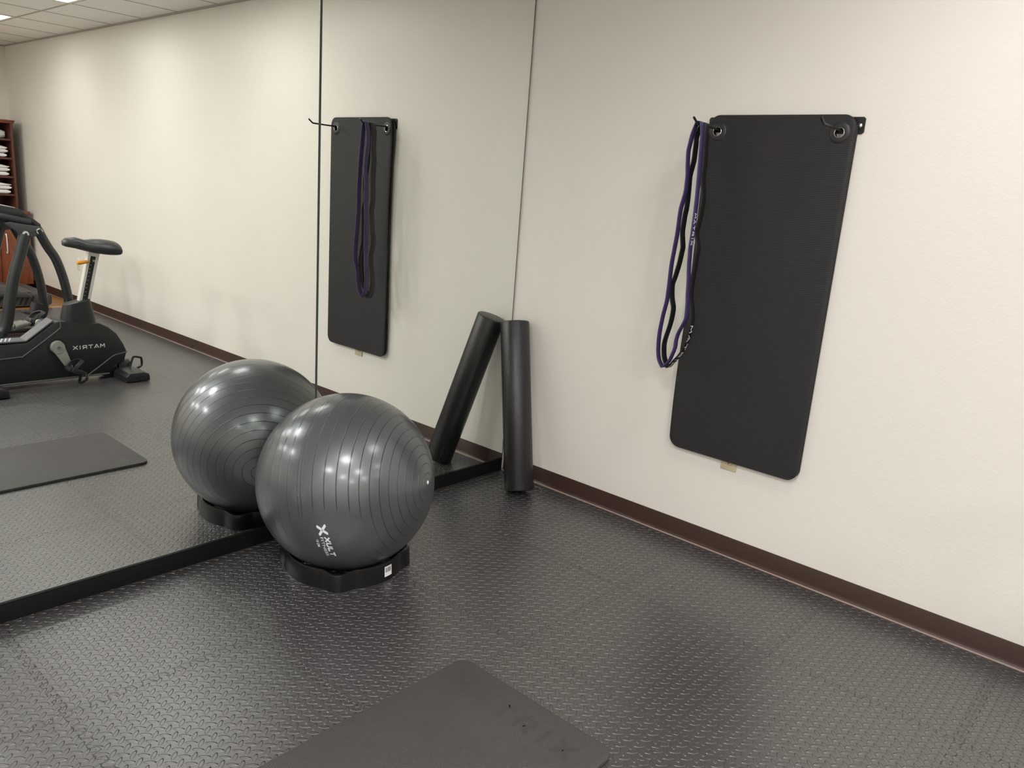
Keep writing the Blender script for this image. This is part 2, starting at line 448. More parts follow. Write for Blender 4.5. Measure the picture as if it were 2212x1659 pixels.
# mirror panes
def pane(x0, x1, lab):
    bm = new(); z0 = .0665; z1 = 2.33
    box(bm, (x0, 0, z0), (x1, .0065, z1), 0)
    for f in bm.faces:
        f.material_index = 0 if f.normal.y < -.9 else 1
    o = obj('wall_mirror', bm, [M['mirror'], M['mirror_edge']], origin=((x0+x1)/2, 0, z0))
    ch = .0035   # polished bevel line along both vertical edges
    for xa, xb in ((x0, x0+ch), (x1-ch, x1)):
        bm = new(); box(bm, (xa, -.0006, z0), (xb, .0002, z1), 0); obj('polished_edge', bm, M['mirror_edge'], o)
    return tag(o, lab, 'mirror', 'frameless wall mirror panes')
pane(-1.1515, -.007, 'frameless wall mirror pane in the corner, reflecting the hanging mat')
pane(-2.304, -1.1545, 'frameless wall mirror pane left of the seam, reflecting the exercise bike')
pane(-3.456, -2.307, 'third frameless wall mirror pane, farthest from the corner')

# ------------------------------------------------------------------ wall rack, hanging mats, bands
RY = (-1.006, -1.476)
rk = thing('mat_rack', 'black steel wall rack with two hooks holding the mats', 'rack', (0, -1.25, 1.72))
bm = new(); prism(bm, [(-1.549, 1.700), (-1.549, 1.745), (-1.543, 1.751), (-.958, 1.751), (-.952, 1.745), (-.952, 1.702), (-.958, 1.695), (-1.542, 1.694)], -.0045, -.0002, 'yz'); obj('back_bar', bm, M['black_metal'], rk)
for y in RY:
    bm = new(); yy = y-.004 if y < -1.2 else y
    tube(bm, smooth_path([(-.004, yy+.004, 1.7055), (-.06, yy+.003, 1.7055), (-.12, yy+.001, 1.706), (-.182, yy, 1.7075), (-.192, yy, 1.7105), (-.217, yy+.002, 1.7275)], 6), .0045, 14); obj('hook', bm, M['black_metal'], rk)
for y in (-1.533,):
    bm = new(); lathe(bm, [(.0005, .0045), (.004, .004), (.0075, .0022), (.0085, 0), (.0085, -.001)], 24, Matrix.Translation((-.0045, y, 1.722)) @ Matrix.Rotation(-PI/2, 4, 'Y')); obj('screw', bm, M['chrome'], rk)

EYZ = 1.6955
def hang_mat(y_r, y_l, z0, z1, xb, xf, name, lab, wave, wave_x):
    rad = .045; zs = []
    k = 10
    for i in range(k+1): zs.append(z0+rad*(1-math.cos(PI/2*i/k)))
    N = 90
    for i in range(1, N): zs.append(z0+rad+(z1-z0-2*rad)*i/N)
    for i in range(k+1): zs.append(z1-rad+rad*math.sin(PI/2*i/k))
    def ext(z, ins):
        c = 0
        if z < z0+rad: c = rad-math.sqrt(max(0, rad**2-(z0+rad-z)**2))
        if z > z1-rad: c = rad-math.sqrt(max(0, rad**2-(z-z1+rad)**2))
        return y_r+c+ins, y_l-c-ins+wave(z)
    NC = 40
    bm = new()
    def layer(x, ins):
        G = []
        for z in zs:
            a, b = ext(z, ins); zz = min(max(z, z0+ins), z1-ins)
            G.append([V((x+wave_x((j/NC), z), a+(b-a)*j/NC, zz)) for j in range(NC+1)])
        return G
    def loop(G):
        n = len(G); L = [G[0][j] for j in range(NC+1)]+[G[i][NC] for i in range(1, n)]+[G[n-1][j] for j in range(NC-1, -1, -1)]+[G[i][0] for i in range(n-2, 0, -1)]
        return L
    def grid(G):
        VV = [[bm.verts.new(p) for p in r] for r in G]
        for i in range(len(VV)-1):
            for j in range(NC):
                bm.faces.new((VV[i][j], VV[i][j+1], VV[i+1][j+1], VV[i+1][j]))
        return loop(VV)
    t = abs(xf-xb); s = -1
    Lf = grid(layer(xf, .0025)); Lm = [bm.verts.new(p) for p in loop(layer(xf+.0025, 0))]; Ln = [bm.verts.new(p) for p in loop(layer(xb-.0025, 0))]; Lb = grid(layer(xb, .0025))
    for A, B in ((Lf, Lm), (Lm, Ln), (Ln, Lb)):
        n = len(A)
        for i in range(n): bm.faces.new((A[i], A[(i+1) % n], B[(i+1) % n], B[i]))
    bmesh.ops.remove_doubles(bm, verts=bm.verts[:], dist=1e-6)
    bmesh.ops.recalc_face_normals(bm, faces=bm.faces[:])
    me = bpy.data.meshes.new('m'); bm.to_mesh(me); bm.free(); tmp = bpy.data.objects.new('m', me); COL.objects.link(tmp)
    bc = new()
    for y in RY: cyl(bc, (.02, y, EYZ), (-.06, y, EYZ), .0185, seg=32)
    bmesh.ops.recalc_face_normals(bc, faces=bc.faces[:])
    mc = bpy.data.meshes.new('c'); bc.to_mesh(mc); bc.free(); cut = bpy.data.objects.new('c', mc); COL.objects.link(cut)
    md = tmp.modifiers.new('b', 'BOOLEAN'); md.object = cut; md.operation = 'DIFFERENCE'; md.solver = 'EXACT'
    dg = bpy.context.evaluated_depsgraph_get(); me2 = bpy.data.meshes.new_from_object(tmp.evaluated_get(dg))
    bm = new(); bm.from_mesh(me2)
    bpy.data.objects.remove(tmp); bpy.data.objects.remove(cut)
    for mm in (me, mc, me2): bpy.data.meshes.remove(mm)
    for f in bm.faces: f.material_index = 0
    root = thing(name, lab, 'exercise mat', (xb, (y_r+y_l)/2, z0), 'mats hanging from the wall rack')
    obj('mat_body', bm, M['wallmat'], root, 50)
    for y in (RY if xf < -.02 else ()):
        bm = new(); T = Matrix.Translation((xf, y, EYZ)) @ Matrix.Rotation(-PI/2, 4, 'Y')
        lathe(bm, [(.0180, -.0085), (.0180, .0030), (.0195, .0042), (.027, .0040), (.034, .0024), (.0365, .0002), (.0365, -.0012)], 48, T)
        e = obj('eyelet', bm, M['rubber'], root)
        bm = new(); tube(bm, [T @ V((.0168*math.cos(2*PI*i/40), .0168*math.sin(2*PI*i/40), .0030)) for i in range(40)], .0013, 8, closed=True)
        obj('metal_rim', bm, M['chrome'], e)
    return root
wf = lambda z: .004*math.sin((z-.4)*6.2)*(1 if z < 1.62 else max(0, (1.757-z)/.137))
hang_mat(-1.529, -.966, .408, 1.757, -.0185, -.0285, 'exercise_mat', 'front black ribbed exercise mat hanging on the wall rack hooks', wf,
         lambda u, z: -.004*max(0, (u-.75)/.25)**2*abs(math.sin((z-.4)*5.0)))
hang_mat(-1.531, -.958, .412, 1.748, -.0060, -.0165, 'exercise_mat', 'second black exercise mat hanging behind the front one, only its edges showing', lambda z: .003*math.sin((z-.3)*5.5)-.008*(1 if z < 1.5 else max(0, 1-(z-1.5)/.12)), lambda u, z: 0)

PUR_FRONT = [(1.7, -1.0217), (1.67, -1.0244), (1.64, -1.0266), (1.61, -1.0289), (1.58, -1.0309), (1.55, -1.0326), (1.52, -1.0345), (1.49, -1.0362), (1.46, -1.0375), (1.43, -1.0388), (1.4, -1.0395), (1.37, -1.0402), (1.34, -1.0402), (1.31, -1.0401), (1.28, -1.0393), (1.25, -1.0383), (1.22, -1.0401), (1.19, -1.0419), (1.16, -1.045), (1.13, -1.0484), (1.1, -1.0508), (1.07, -1.0531), (1.04, -1.0568), (1.01, -1.0582), (.98, -1.0576), (.95, -1.0459), (.92, -1.0333), (.89, -1.0274), (.86, -1.0265), (.83, -1.0182), (.8, -1.0069)]
PUR_BACK = [(1.7, -.9868), (1.67, -.9835), (1.64, -.9795), (1.61, -.9758), (1.58, -.9781), (1.55, -.9813), (1.52, -.9856), (1.49, -.9866), (1.46, -.9868), (1.43, -.9817), (1.4, -.9765), (1.37, -.9749), (1.34, -.9749), (1.31, -.9745), (1.28, -.9729), (1.25, -.9704), (1.22, -.9682), (1.19, -.9658), (1.16, -.9652), (1.13, -.9654), (1.1, -.9655), (1.07, -.9653), (1.04, -.9645), (1.01, -.9601), (.98, -.9553), (.95, -.9522), (.92, -.9495), (.89, -.9485), (.86, -.9498), (.83, -.953), (.8, -.9605)]
BLK_FRONT = [(1.7, -1.0195), (1.67, -1.0208), (1.64, -1.0227), (1.61, -1.0255), (1.58, -1.0283), (1.55, -1.0299), (1.52, -1.0295), (1.49, -1.0334), (1.46, -1.0387), (1.43, -1.0422), (1.4, -1.0415), (1.37, -1.0401), (1.34, -1.036), (1.31, -1.0326), (1.28, -1.0409), (1.25, -1.0474), (1.22, -1.0461), (1.19, -1.0447), (1.16, -1.0428), (1.13, -1.0416), (1.1, -1.0414), (1.07, -1.0417), (1.04, -1.0495), (1.01, -1.0564), (.98, -1.0616), (.95, -1.0616), (.92, -1.0586), (.89, -1.0527), (.86, -1.0447), (.83, -1.0304), (.8, -1.0081)]
BLK_BACK = [(1.7, -.9793), (1.67, -.9806), (1.64, -.9813), (1.61, -.9813), (1.58, -.9813), (1.55, -.9771), (1.52, -.9727), (1.49, -.9738), (1.46, -.9752), (1.43, -.976), (1.4, -.9756), (1.37, -.9725), (1.34, -.9714), (1.31, -.9706), (1.28, -.9753), (1.25, -.9807), (1.22, -.9779), (1.19, -.9746), (1.16, -.9693), (1.13, -.963), (1.1, -.9553), (1.07, -.9569), (1.04, -.9623), (1.01, -.9717), (.98, -.9718), (.95, -.9686), (.92, -.9628), (.89, -.9555), (.86, -.9506), (.83, -.9526), (.8, -.9591)]
def band(front, back, xt, xl, w, th, zbot, rodz, mat, lab, tz0, tz1, th_txt):
    # closed loop: over the rod, down the front strand, round the bottom, up the back strand
    def xc(z): return xt+(xl-xt)*min(1, max(0, (1.70-z)/.35))
    L = [V((xc(z), y, z)) for z, y in front]
    R = [V((xc(z), y, z)) for z, y in back]
    yb = (front[-1][1]+back[-1][1])/2
    bot = [V((xc(zbot), front[-1][1]*.62+back[-1][1]*.38, zbot+.008)), V((xc(zbot), yb+.002, zbot)), V((xc(zbot), front[-1][1]*.30+back[-1][1]*.70, zbot+.007))]
    ty = RY[0]
    top = [V((xt, ty+.0105, rodz+.001)), V((xt, ty+.0055, rodz+.0075)), V((xt, ty, rodz+.0092)), V((xt, ty-.0055, rodz+.0075)), V((xt, ty-.0105, rodz+.001))]
    pts = smooth_path(top[2:]+L[1:]+bot+R[::-1][:-1]+top[:3], 5)[:-1]
    n = len(pts); loops = []; nrm = []
    for i in range(n):
        d = (pts[(i+1) % n]-pts[i-1]).normalized(); wv = V((1, 0, 0)); wv = (wv-d*wv.dot(d)).normalized(); nn = d.cross(wv); nrm.append((nn, wv))
        p = pts[i]; b = .0008; a = w/2; c = th/2
        loops.append([p+wv*sx+nn*sn for sx, sn in ((-a+b, -c), (a-b, -c), (a, -c+b), (a, c-b), (a-b, c), (-a+b, c), (-a, c-b), (-a, -c+b))])
    bm = new(); rings(bm, loops, False, True)
    o = obj('resistance_band', bm, mat, origin=(xt, ty, rodz), sharp=50)
    tag(o, lab, 'resistance band', 'resistance bands on the left hook')
    # lettering on the outer face of the front strand, reading downward, letter tops toward the wall
    acc = [0.0]
    for i in range(1, n): acc.append(acc[-1]+(pts[i]-pts[i-1]).length)
    s0 = next(acc[i] for i in range(n) if pts[i].z < tz0)
    s1 = s0+tz1
    hgt = th_txt
    def fn(s, t, h):
        s = s+s0
        i = 1
        while i < n-1 and acc[i] < s: i += 1
        k = (s-acc[i-1])/(acc[i]-acc[i-1]); p = pts[i-1].lerp(pts[i], k); nn = nrm[i-1][0].lerp(nrm[i][0], k).normalized(); wv = nrm[i][1]
        sgn = 1 if nn.y < 0 or nn.z < -.5 else -1
        return p+wv*(t-hgt/2)+nn*sgn*(th/2+.0001+h)
    bm = new(); quads_to_bm(bm, stroke_quads('MATRIX', tz1, hgt, hgt*.19, .42), fn, .0003)
    t = obj('lettering', bm, M['print'], o); t['label'] = 'white printed lettering'
    return o
band(PUR_FRONT, PUR_BACK, -.1755, -.183, .027, .0045, .772, 1.7075, M['purple'], 'purple loop resistance band on the left hook, nearest its tip', 1.383, .118, .0125)
band(BLK_FRONT, BLK_BACK, -.137, -.139, .034, .0045, .766, 1.7065, M['black_latex'], 'black loop resistance band on the left hook, nearer the wall', .955, .200, .0165)

# ------------------------------------------------------------------ outlets
def outlet(yc, zc, mat, lab, name='wall_outlet'):
    o = thing(name, lab, 'outlet', (0, yc, zc))
    bm = new(); box(bm, (-.006, yc-.0345, zc-.057), (-.0002, yc+.0345, zc+.057), .0025); obj('cover_plate', bm, mat, o)
    for dz in (.0195, -.0195):
        bm = new(); pr = []
        for k in range(28):
            a = 2*PI*k/28; pr.append((yc+.0165*math.cos(a), zc+dz+max(-.0135, min(.0135, .0165*math.sin(a)))))
        prism(bm, pr, -.0074, -.0055, 'yz'); s = obj('socket', bm, mat, o)
        bm = new()
        for dy in (-.006, .006): box(bm, (-.0078, yc+dy-.0011, zc+dz-.001), (-.0072, yc+dy+.0011, zc+dz+.007), 0)
        cyl(bm, (-.0072, yc, zc+dz-.0065), (-.0078, yc, zc+dz-.0065), .0027, seg=14)
        obj('socket_slot', bm, M['slot'], s)
        bm = new(); tube(bm, [V((-.0063, a, b)) for a, b in [(yc+(p-yc)*1.04, zc+dz+(q-zc-dz)*1.04) for p, q in pr]], .0005, 6, closed=True); obj('socket_gap', bm, M['slot'], s)
    return o
outlet(-1.2385, .424, M['beige'], 'ivory wall outlet peeking out below the hanging mats')
o = outlet(-5.69, .41, M['white_plastic'], 'white wall outlet low on the right wall, seen behind the bike seat post')

# ------------------------------------------------------------------ foam roller
bm = new(); B = V((-.191, -.286, .0215)); Tp = V((-.0775, -.0785, .80))
rcyl(bm, B, Tp, .0705, .005, 64)
d = (Tp-B).normalized(); u, v = frame_of(d)
side = (V((-.70, -.72, 0))-d*V((-.70, -.72, 0)).dot(d)).normalized()
side = (Matrix.Rotation(math.radians(-14), 3, d) @ side)
tube(bm, [B+d*.006+side*.0704, Tp-d*.006+side*.0704], .0009, 6)   # mould parting line
o = obj('foam_roller', bm, M['roller'], origin=B, sharp=50)
tag(o, 'black foam roller standing in the corner, leaning against mirror and wall', 'foam roller')

# ------------------------------------------------------------------ exercise ball on its ring base
BC = V((-1.2366, -.3275, .3275)); BR = .325
bm = new(); bmesh.ops.create_uvsphere(bm, u_segments=128, v_segments=64, radius=BR, matrix=Matrix.Translation(BC))
ball = obj('exercise_ball', bm, M['ball'], origin=BC, sharp=180)
tag(ball, 'large grey ribbed exercise ball against the mirror, logo facing the room', 'exercise ball')
u_, v_ = frame_of(POLE); RM = Matrix((u_, v_, POLE)).transposed().to_4x4(); TM = Matrix.Translation(BC) @ RM
bm = new(); lathe(bm, [(.0002, BR+.0022), (.0045, BR+.0020), (.0065, BR+.0010), (.0068, BR-.002)], 28, TM); obj('valve_plug', bm, M['valve'], ball)['label'] = 'white valve plug'
n0 = V((-.727, -.622, -.291)).normalized(); es = V((.375, -.004, -.927)); es = (es-n0*es.dot(n0)).normalized(); et = n0.cross(es)
def onball(s, t, h=.0):
    a = s/BR; b = t/BR
    d = (n0*math.cos(a)+es*math.sin(a))*math.cos(b)+et*math.sin(b)
    return BC+d.normalized()*(BR+h)
def ball_text(text, s0, t0, length, height, shear, offset, rot):
    b = font_mesh(text, 1.0, shear, offset)
    xs = [v.co.x for v in b.verts]; ys = [v.co.y for v in b.verts]; x0, x1, y0, y1 = min(xs), max(xs), min(ys), max(ys)
    c, s = math.cos(rot), math.sin(rot)
    bmesh.ops.triangulate(b, faces=b.faces[:])
    for vv in b.verts:
        p = (vv.co.x-x0)/(x1-x0)*length; q = (vv.co.y-y0)/(y1-y0)*height
        vv.co = onball(s0+p*c-q*s, t0+p*s+q*c, .0006)
    return b
def print_on_ball(bm, name, label=None):
    for f in bm.faces:
        f.normal_update()
        if f.normal.dot(f.calc_center_median()-BC) < 0: f.normal_flip()
    me = bpy.data.meshes.new(name); bmesh.ops.translate(bm, verts=bm.verts[:], vec=-BC); bm.to_mesh(me); bm.free(); me.materials.append(M['print'])
    o = bpy.data.objects.new(name, me); COL.objects.link(o); o.parent = ball
    o['label'] = label or 'white printed lettering'
rt = -.070; bm = new()
for k, q in enumerate(stroke_quads('XULT', .090, .0145, .0054, .36)):
    P2 = [(p.x+.26*p.y, p.y+.0022) for p in q]
    bm.faces.new([bm.verts.new(onball(-.0100+x*math.cos(rt)-y*math.sin(rt), .0005+x*math.sin(rt)+y*math.cos(rt), .0006+(k % 7)*.00002)) for x, y in P2])
print_on_ball(bm, 'lettering')
for args in (('FITNESS', -.0125, -.0125, .0915, .0098, 0, .008, -.085), ('65 CM', -.0065, -.0300, .036, .0085, .2, .03, -.10)):
    print_on_ball(ball_text(*args), 'lettering')
# butterfly-like X emblem of four slanted wings
bm = new(); cx, ct = -.0400, .0035
for sa, sb in ((1, 1), (1, -1), (-1, 1), (-1, -1)):
    poly = [(.0006, .0006), (.0006, .0062), (.0125, .0165), (.0215, .0150), (.0200, .0110), (.0085, .0006)]
    bm.faces.new([bm.verts.new(onball(cx+sa*a, ct+sb*b, .0006)) for a, b in poly])
print_on_ball(bm, 'emblem', 'white winged X emblem')

bs = thing('ball_base', 'black plastic ring base holding the grey exercise ball', 'ball stand', (BC.x, BC.y, 0))
def lobe(a):
    k = 0
    for c in (45, 135, 225, 315):
        dd = (math.degrees(a)-c-2+180) % 360-180
        k = max(k, .5+.5*math.cos(PI*min(1, abs(dd)/17)))
    return k
NS = 192; L = []
prof = [(.172, .003), (.176, .014), (.188, .036), (.199, .056), (.2045, .0655), (.2085, .0695)]
outer = [(.2125, .0712), (.2165, .0695), (.2185, .065), (.2205, .030), (.2225, .003), (.2225, .0)]
for r, z in prof+outer:
    row = []
    for i in range(NS):
        a = 2*PI*i/NS; k = lobe(a)
        rr = r+(.0235*k if (r, z) in outer else (.017*k*max(0, (z-.03)/.04) if z > .03 else 0))
        zz = z-(.006*k if z > .05 else 0)
        row.append(V((BC.x+rr*math.cos(a), BC.y+rr*math.sin(a), zz)))
    L.append(row)
L.append([V((BC.x+.170*math.cos(2*PI*i/NS), BC.y+.170*math.sin(2*PI*i/NS), 0)) for i in range(NS)])
bm = new(); rings(bm, L, False, True); obj('ring', bm, M['base_plastic'], bs, 40)
def onbase(a, z, h): 
    r = .2205+(.03-z)*.05+h; return V((BC.x+r*math.cos(a), BC.y+r*math.sin(a), z))
a0, a1 = math.radians(-86.5), math.radians(-77.0)
bm = new(); N = 10; r1 = [bm.verts.new(onbase(a0+(a1-a0)*i/N, .0165, .0006)) for i in range(N+1)]; r2 = [bm.verts.new(onbase(a0+(a1-a0)*i/N, .056, .0006)) for i in range(N+1)]
for i in range(N): bm.faces.new((r1[i], r1[i+1], r2[i+1], r2[i]))
st = obj('barcode_sticker', bm, M['print'], bs); st['label'] = 'white barcode sticker'
bm = new(); x = .12
while x < .86:
    w = random.choice((.015, .025, .04)); q0 = a0+(a1-a0)*x; q1 = a0+(a1-a0)*(x+w)
    vs = [bm.verts.new(onbase(q, z, .0010)) for q, z in ((q0, .033), (q1, .033), (q1, .051), (q0, .051))]; bm.faces.new(vs); x += w+random.choice((.015, .03, .045))
obj('barcode_bars', bm, M['slot'], st)

# ------------------------------------------------------------------ mat on the floor
fm = thing('exercise_mat', 'charcoal exercise mat lying flat on the rubber floor', 'exercise mat', (-2.06, -1.378, 0))
bm = new(); pr = round_rect(-2.78, -1.663, -1.350, -1.092, .042, 10)
prism(bm, pr, 0.0005, .0125, 'xy', .002); obj('mat_body', bm, M['floormat'], fm)
# letters read from the mirror side toward the room, tops toward the right wall
for k, ch in enumerate('MATRIX'):
    bm = new(); wd = .020 if ch == 'I' else .052; y0 = (-1.155, -1.238, -1.321, -1.404, -1.486, -1.538)[k]
    quads_to_bm(bm, stroke_quads(ch, wd, .058, .012, .42), lambda s, t, h: V((-1.475+t, y0-s, .01245+h)), .0003)
    le = obj('embossed_letter', bm, M['emboss'], fm); le['label'] = 'faint tone-on-tone letter'

# ------------------------------------------------------------------ exercise bike (seen in the mirror)
YN = -2.79; YF = -2.925; YM = -2.857
bk = thing('exercise_bike', 'dark upright exercise bike with black saddle and orange seat lever', 'exercise bike', (-1.3, YM, 0))
bm = new()
prism(bm, [(-.750, .172), (-.770, .100), (-.842, .082), (-.868, .032), (-1.02, .032), (-1.52, .032), (-1.90, .036), (-1.93, .20), (-1.80, .292), (-1.50, .284), (-1.342, .285), (-1.184, .402), (-1.156, .408), (-1.080, .398), (-1.004, .383), (-.960, .378), (-.916, .378), (-.862, .348), (-.812, .301), (-.772, .232)], YF, YN, 'xz', .012)
sh = obj('shroud', bm, M['shroud'], bk)
bm = new()
for yy in (YN+.001,):
    tube(bm, [V((x, yy, z)) for x, z in ((-1.016, .030), (-.842, .151), (-.820, .158), (-.752, .169))], .0045, 8)
    tube(bm, smooth_path([(-1.56, yy, .196), (-1.395, yy, .200), (-1.36, yy, .212), (-1.17, yy, .350), (-1.153, yy, .375), (-1.152, yy, .404)], 4), .004, 8)
    tube(bm, [V((x, yy, z)) for x, z in ((-1.60, .036), (-.872, .034))], .006, 8)
obj('trim_line', bm, M['shroud_trim'], sh)
bm = new(); quads_to_bm(bm, stroke_quads('MATRIX', .192, .0225, .0044, .42), lambda s, t, h: V((-.893-s, YN+.0004+h, .2165+t)), .0006)
obj('lettering', bm, M['print'], sh)['label'] = 'silver white lettering'
bm = new()
for a, b in (((-1.86, .296), (-1.345, .291)), ((-1.345, .291), (-1.186, .409))):
    d = V((b[0]-a[0], 0, b[1]-a[1])).normalized(); n = V((-d.z, 0, d.x))
    prism(bm, [(a[0], a[1]), (b[0], b[1]), (b[0]+n.x*.007, b[1]+n.z*.007), (a[0]+n.x*.007, a[1]+n.z*.007)], YF+.010, YN-.010, 'xz')
cv = obj('step_cover', bm, M['cover_grey'], bk); cv['label'] = 'grey step-through cover'
bm = new()
for k in range(12):
    x = -1.42-k*.022; box(bm, (x-.004, YF+.020, .2985), (x+.004, YN-.020, .3005), 0, rot=Matrix.Rotation(.35, 3, 'Z'))
obj('cover_stripe', bm, M['cover_dark'], cv)
for yy, s in ((YN, 1), (YF, -1)):
    ang = 0 if s > 0 else PI
    a = V((-1.18, 0, .245)); e = V((-1.18+.060*math.cos(ang)+(.0 if s > 0 else -.046), 0, .245-.135)) if s > 0 else V((-1.226, 0, .38))
    bm = new(); cyl(bm, (a.x, yy-.004*s, a.z), (a.x, yy+.006*s, a.z), .056, seg=36); hb = obj('crank_boss', bm, M['slot'], bk)
    bm = new(); cyl(bm, (a.x, yy+.004*s, a.z), (a.x, yy+.032*s, a.z), .042, .038, 32)
    d = (e-a).normalized(); n = V((-d.z, 0, d.x)); poly = []
    for k in range(9): t = PI/2+PI*k/8; poly.append(a+(d*math.cos(t)+n*math.sin(t))*.037)
    for k in range(9): t = -PI/2+PI*k/8; poly.append(e+(d*math.cos(t)+n*math.sin(t))*.019)
    prism(bm, [(p.x, p.z) for p in poly], yy+.010*s, yy+.030*s, 'xz', .004)
    ca = obj('crank_arm', bm, M['crank'], bk)
    bm = new(); cyl(bm, (a.x, yy+.030*s, a.z), (a.x, yy+.0365*s, a.z), .011, seg=16); obj('crank_bolt', bm, M['chrome'], ca)
    pc = V((e.x+.012, yy+.088*s, e.z-.012))
    tilt = Matrix.Rotation(math.radians(24), 3, 'Y')
    bm = new(); box(bm, pc+V((-.056, -.046, -.013)), pc+V((.056, .046, .013)), .005, rot=tilt); cyl(bm, (e.x, yy+.03*s, e.z), (pc.x, pc.y+.04*s, pc.z), .008, seg=12)
    pd = obj('pedal', bm, M['rubber'], bk)
    bm = new(); R = tilt
    path = smooth_path([pc+R @ V((-.030, -.050, 0)), pc+R @ V((-.022, -.052, .040)), pc+R @ V((0, -.022, .072)), pc+R @ V((.004, .022, .072)), pc+R @ V((-.022, .052, .040)), pc+R @ V((-.030, .050, -.006))], 6)
    for dx in (-.009, -.003, .003, .009): tube(bm, [p+R @ V((dx, 0, 0)) for p in path], .0035, 6)
    path = smooth_path([pc+R @ V((.052, -.045, 0)), pc+R @ V((.06, -.05, -.03)), pc+R @ V((.052, 0, -.068)), pc+R @ V((.06, .05, -.03)), pc+R @ V((.052, .045, 0))], 5)
    for dx in (-.006, 0, .006): tube(bm, [p+R @ V((dx, 0, 0)) for p in path], .0032, 6)
    obj('pedal_strap', bm, M['rubber'], pd)
# seat sleeve, post, saddle
bm = new(); L = []
for t, (xa, xb, z1, z2, hw) in enumerate(((-1.123, -.920, .37, .37, .062), (-1.121, -.925, .42, .405, .060), (-1.104, -.949, .500, .530, .046), (-1.098, -.953, .505, .535, .040))):
    pts = []
    for k in range(32):
        a = 2*PI*k/32; c, s = math.cos(a), math.sin(a); q = .55
        X = math.copysign(abs(c)**q, c); Y = math.copysign(abs(s)**q, s)
        x = (xa+xb)/2+X*(xb-xa)/2; pts.append(V((x, YM+Y*hw, z1+(z2-z1)*(x-xa)/(xb-xa))))
    L.append(pts)
rings(bm, L); obj('post_sleeve', bm, M['shroud'], bk)
pa = V((-.994, YM, .47)); pb = V((-.907, YM, .838)); pd_ = (pb-pa).normalized(); pn = V((pd_.z, 0, -pd_.x))
def postbox(bm, x0, x1, y0, y1, l0, l1, mi=0):
    P = []
    for l in (l0, l1):
        for x, y in ((x0, y0), (x1, y0), (x1, y1), (x0, y1)): P.append(pa+pd_*l+pn*x+V((0, y, 0)))
    vs = [bm.verts.new(p) for p in P]
    for f in ((0, 1, 2, 3), (7, 6, 5, 4), (0, 4, 5, 1), (1, 5, 6, 2), (2, 6, 7, 3), (3, 7, 4, 0)): bm.faces.new([vs[i] for i in f])
bm = new(); postbox(bm, -.033, .033, -.022, .022, 0, .372); sp = obj('seat_post', bm, M['alu'], bk)
bm = new(); postbox(bm, -.017, .014, .0215, .0228, .03, .345); sl = obj('post_slot', bm, M['slot'], sp)
bm = new()
for k in range(10): postbox(bm, -.012, -.004, .0226, .0232, .06+k*.025, .064+k*.025)
c = pa+pd_*.318+pn*.006; cyl(bm, c+V((0, .0226, 0)), c+V((0, .0250, 0)), .008, seg=14)
obj('post_marking', bm, M['silver'], sp)
bm = new(); L = []
for x, zt, zb, hw in ((-1.090, .893, .882, .012), (-1.085, .906, .873, .026), (-1.068, .920, .866, .036), (-1.014, .9255, .855, .046), (-.955, .909, .838, .072), (-.905, .9135, .826, .100), (-.850, .913, .818, .120), (-.810, .908, .815, .128), (-.782, .902, .815, .126), (-.770, .894, .817, .118), (-.765, .880, .824, .104), (-.764, .850, .840, .080)):
    pts = []
    for k in range(36):
        a = 2*PI*k/36; cc, s = math.cos(a), math.sin(a)
        X = math.copysign(abs(cc)**.75, cc); Y = math.copysign(abs(s)**.62, s)
        zz = (zt+zb)/2+Y*(zt-zb)/2
        if s > 0: zz -= .018*abs(X)**2.5*min(1, hw/.1)
        pts.append(V((x, YM+X*hw, zz)))
    L.append(pts)
rings(bm, L); obj('saddle', bm, M['vinyl'], bk)
bm = new(); tube(bm, smooth_path([(-.942, YM+.02, .772), (-.97, YM+.03, .772), (-.995, YM+.034, .769), (-1.022, YM+.034, .767)], 5), [.008]*4+[.011]*6+[.0125]*4+[.0115, .007], 14)
obj('seat_lever', bm, M['orange'], bk)['label'] = 'orange seat adjustment lever'
# feet
bm = new()
prism(bm, [(-.838, .004), (-.838, .040), (-.815, .062), (-.725, .064), (-.690, .050), (-.684, .030), (-.684, .004)], -3.10, -2.60, 'xz', .006)
cyl(bm, (-.80, -2.857, .055), (-.72, -2.857, .055), .05, seg=20); box(bm, (-.90, -2.90, .01), (-.80, -2.82, .09), .01)
ft = obj('rear_foot', bm, M['frame'], bk)
for x in (-.778, -.742):
    bm = new(); cyl(bm, (x, -2.602, .036), (x, -2.596, .036), .0075, seg=12); obj('foot_screw_hole', bm, M['slot'], ft)
bm = new(); tube(bm, smooth_path([(-.735, -2.80, .055), (-.712, -2.80, .118), (-.700, -2.80, .128), (-.665, -2.80, .120), (-.654, -2.80, .110), (-.655, -2.80, .062), (-.69, -2.80, .045)], 4), .0075, 10); obj('lift_handle', bm, M['black_metal'], bk)
bm = new(); prism(bm, [(-1.66, .004), (-1.66, .05), (-1.63, .066), (-1.545, .066), (-1.515, .045), (-1.512, .004)], -3.13, -2.585, 'xz', .012); ft = obj('front_foot', bm, M['frame'], bk)
bm = new(); cyl(bm, (-1.545, -2.587, .033), (-1.545, -2.581, .033), .009, seg=12); obj('foot_screw_hole', bm, M['slot'], ft)
bm = new(); tube(bm, [V((-1.78, YM, .22)), V((-1.90, YM, .70)), V((-1.98, YM, 1.05))], .045, 20); obj('front_mast', bm, M['frame'], bk)
bm = new(); tube(bm, smooth_path([(-1.72, YM+.22, 1.10), (-1.86, YM+.24, 1.06), (-1.98, YM+.12, 1.03), (-1.98, YM-.12, 1.03), (-1.86, YM-.24, 1.06), (-1.72, YM-.22, 1.10)], 6), .017, 12); obj('handlebar', bm, M['rubber'], bk)
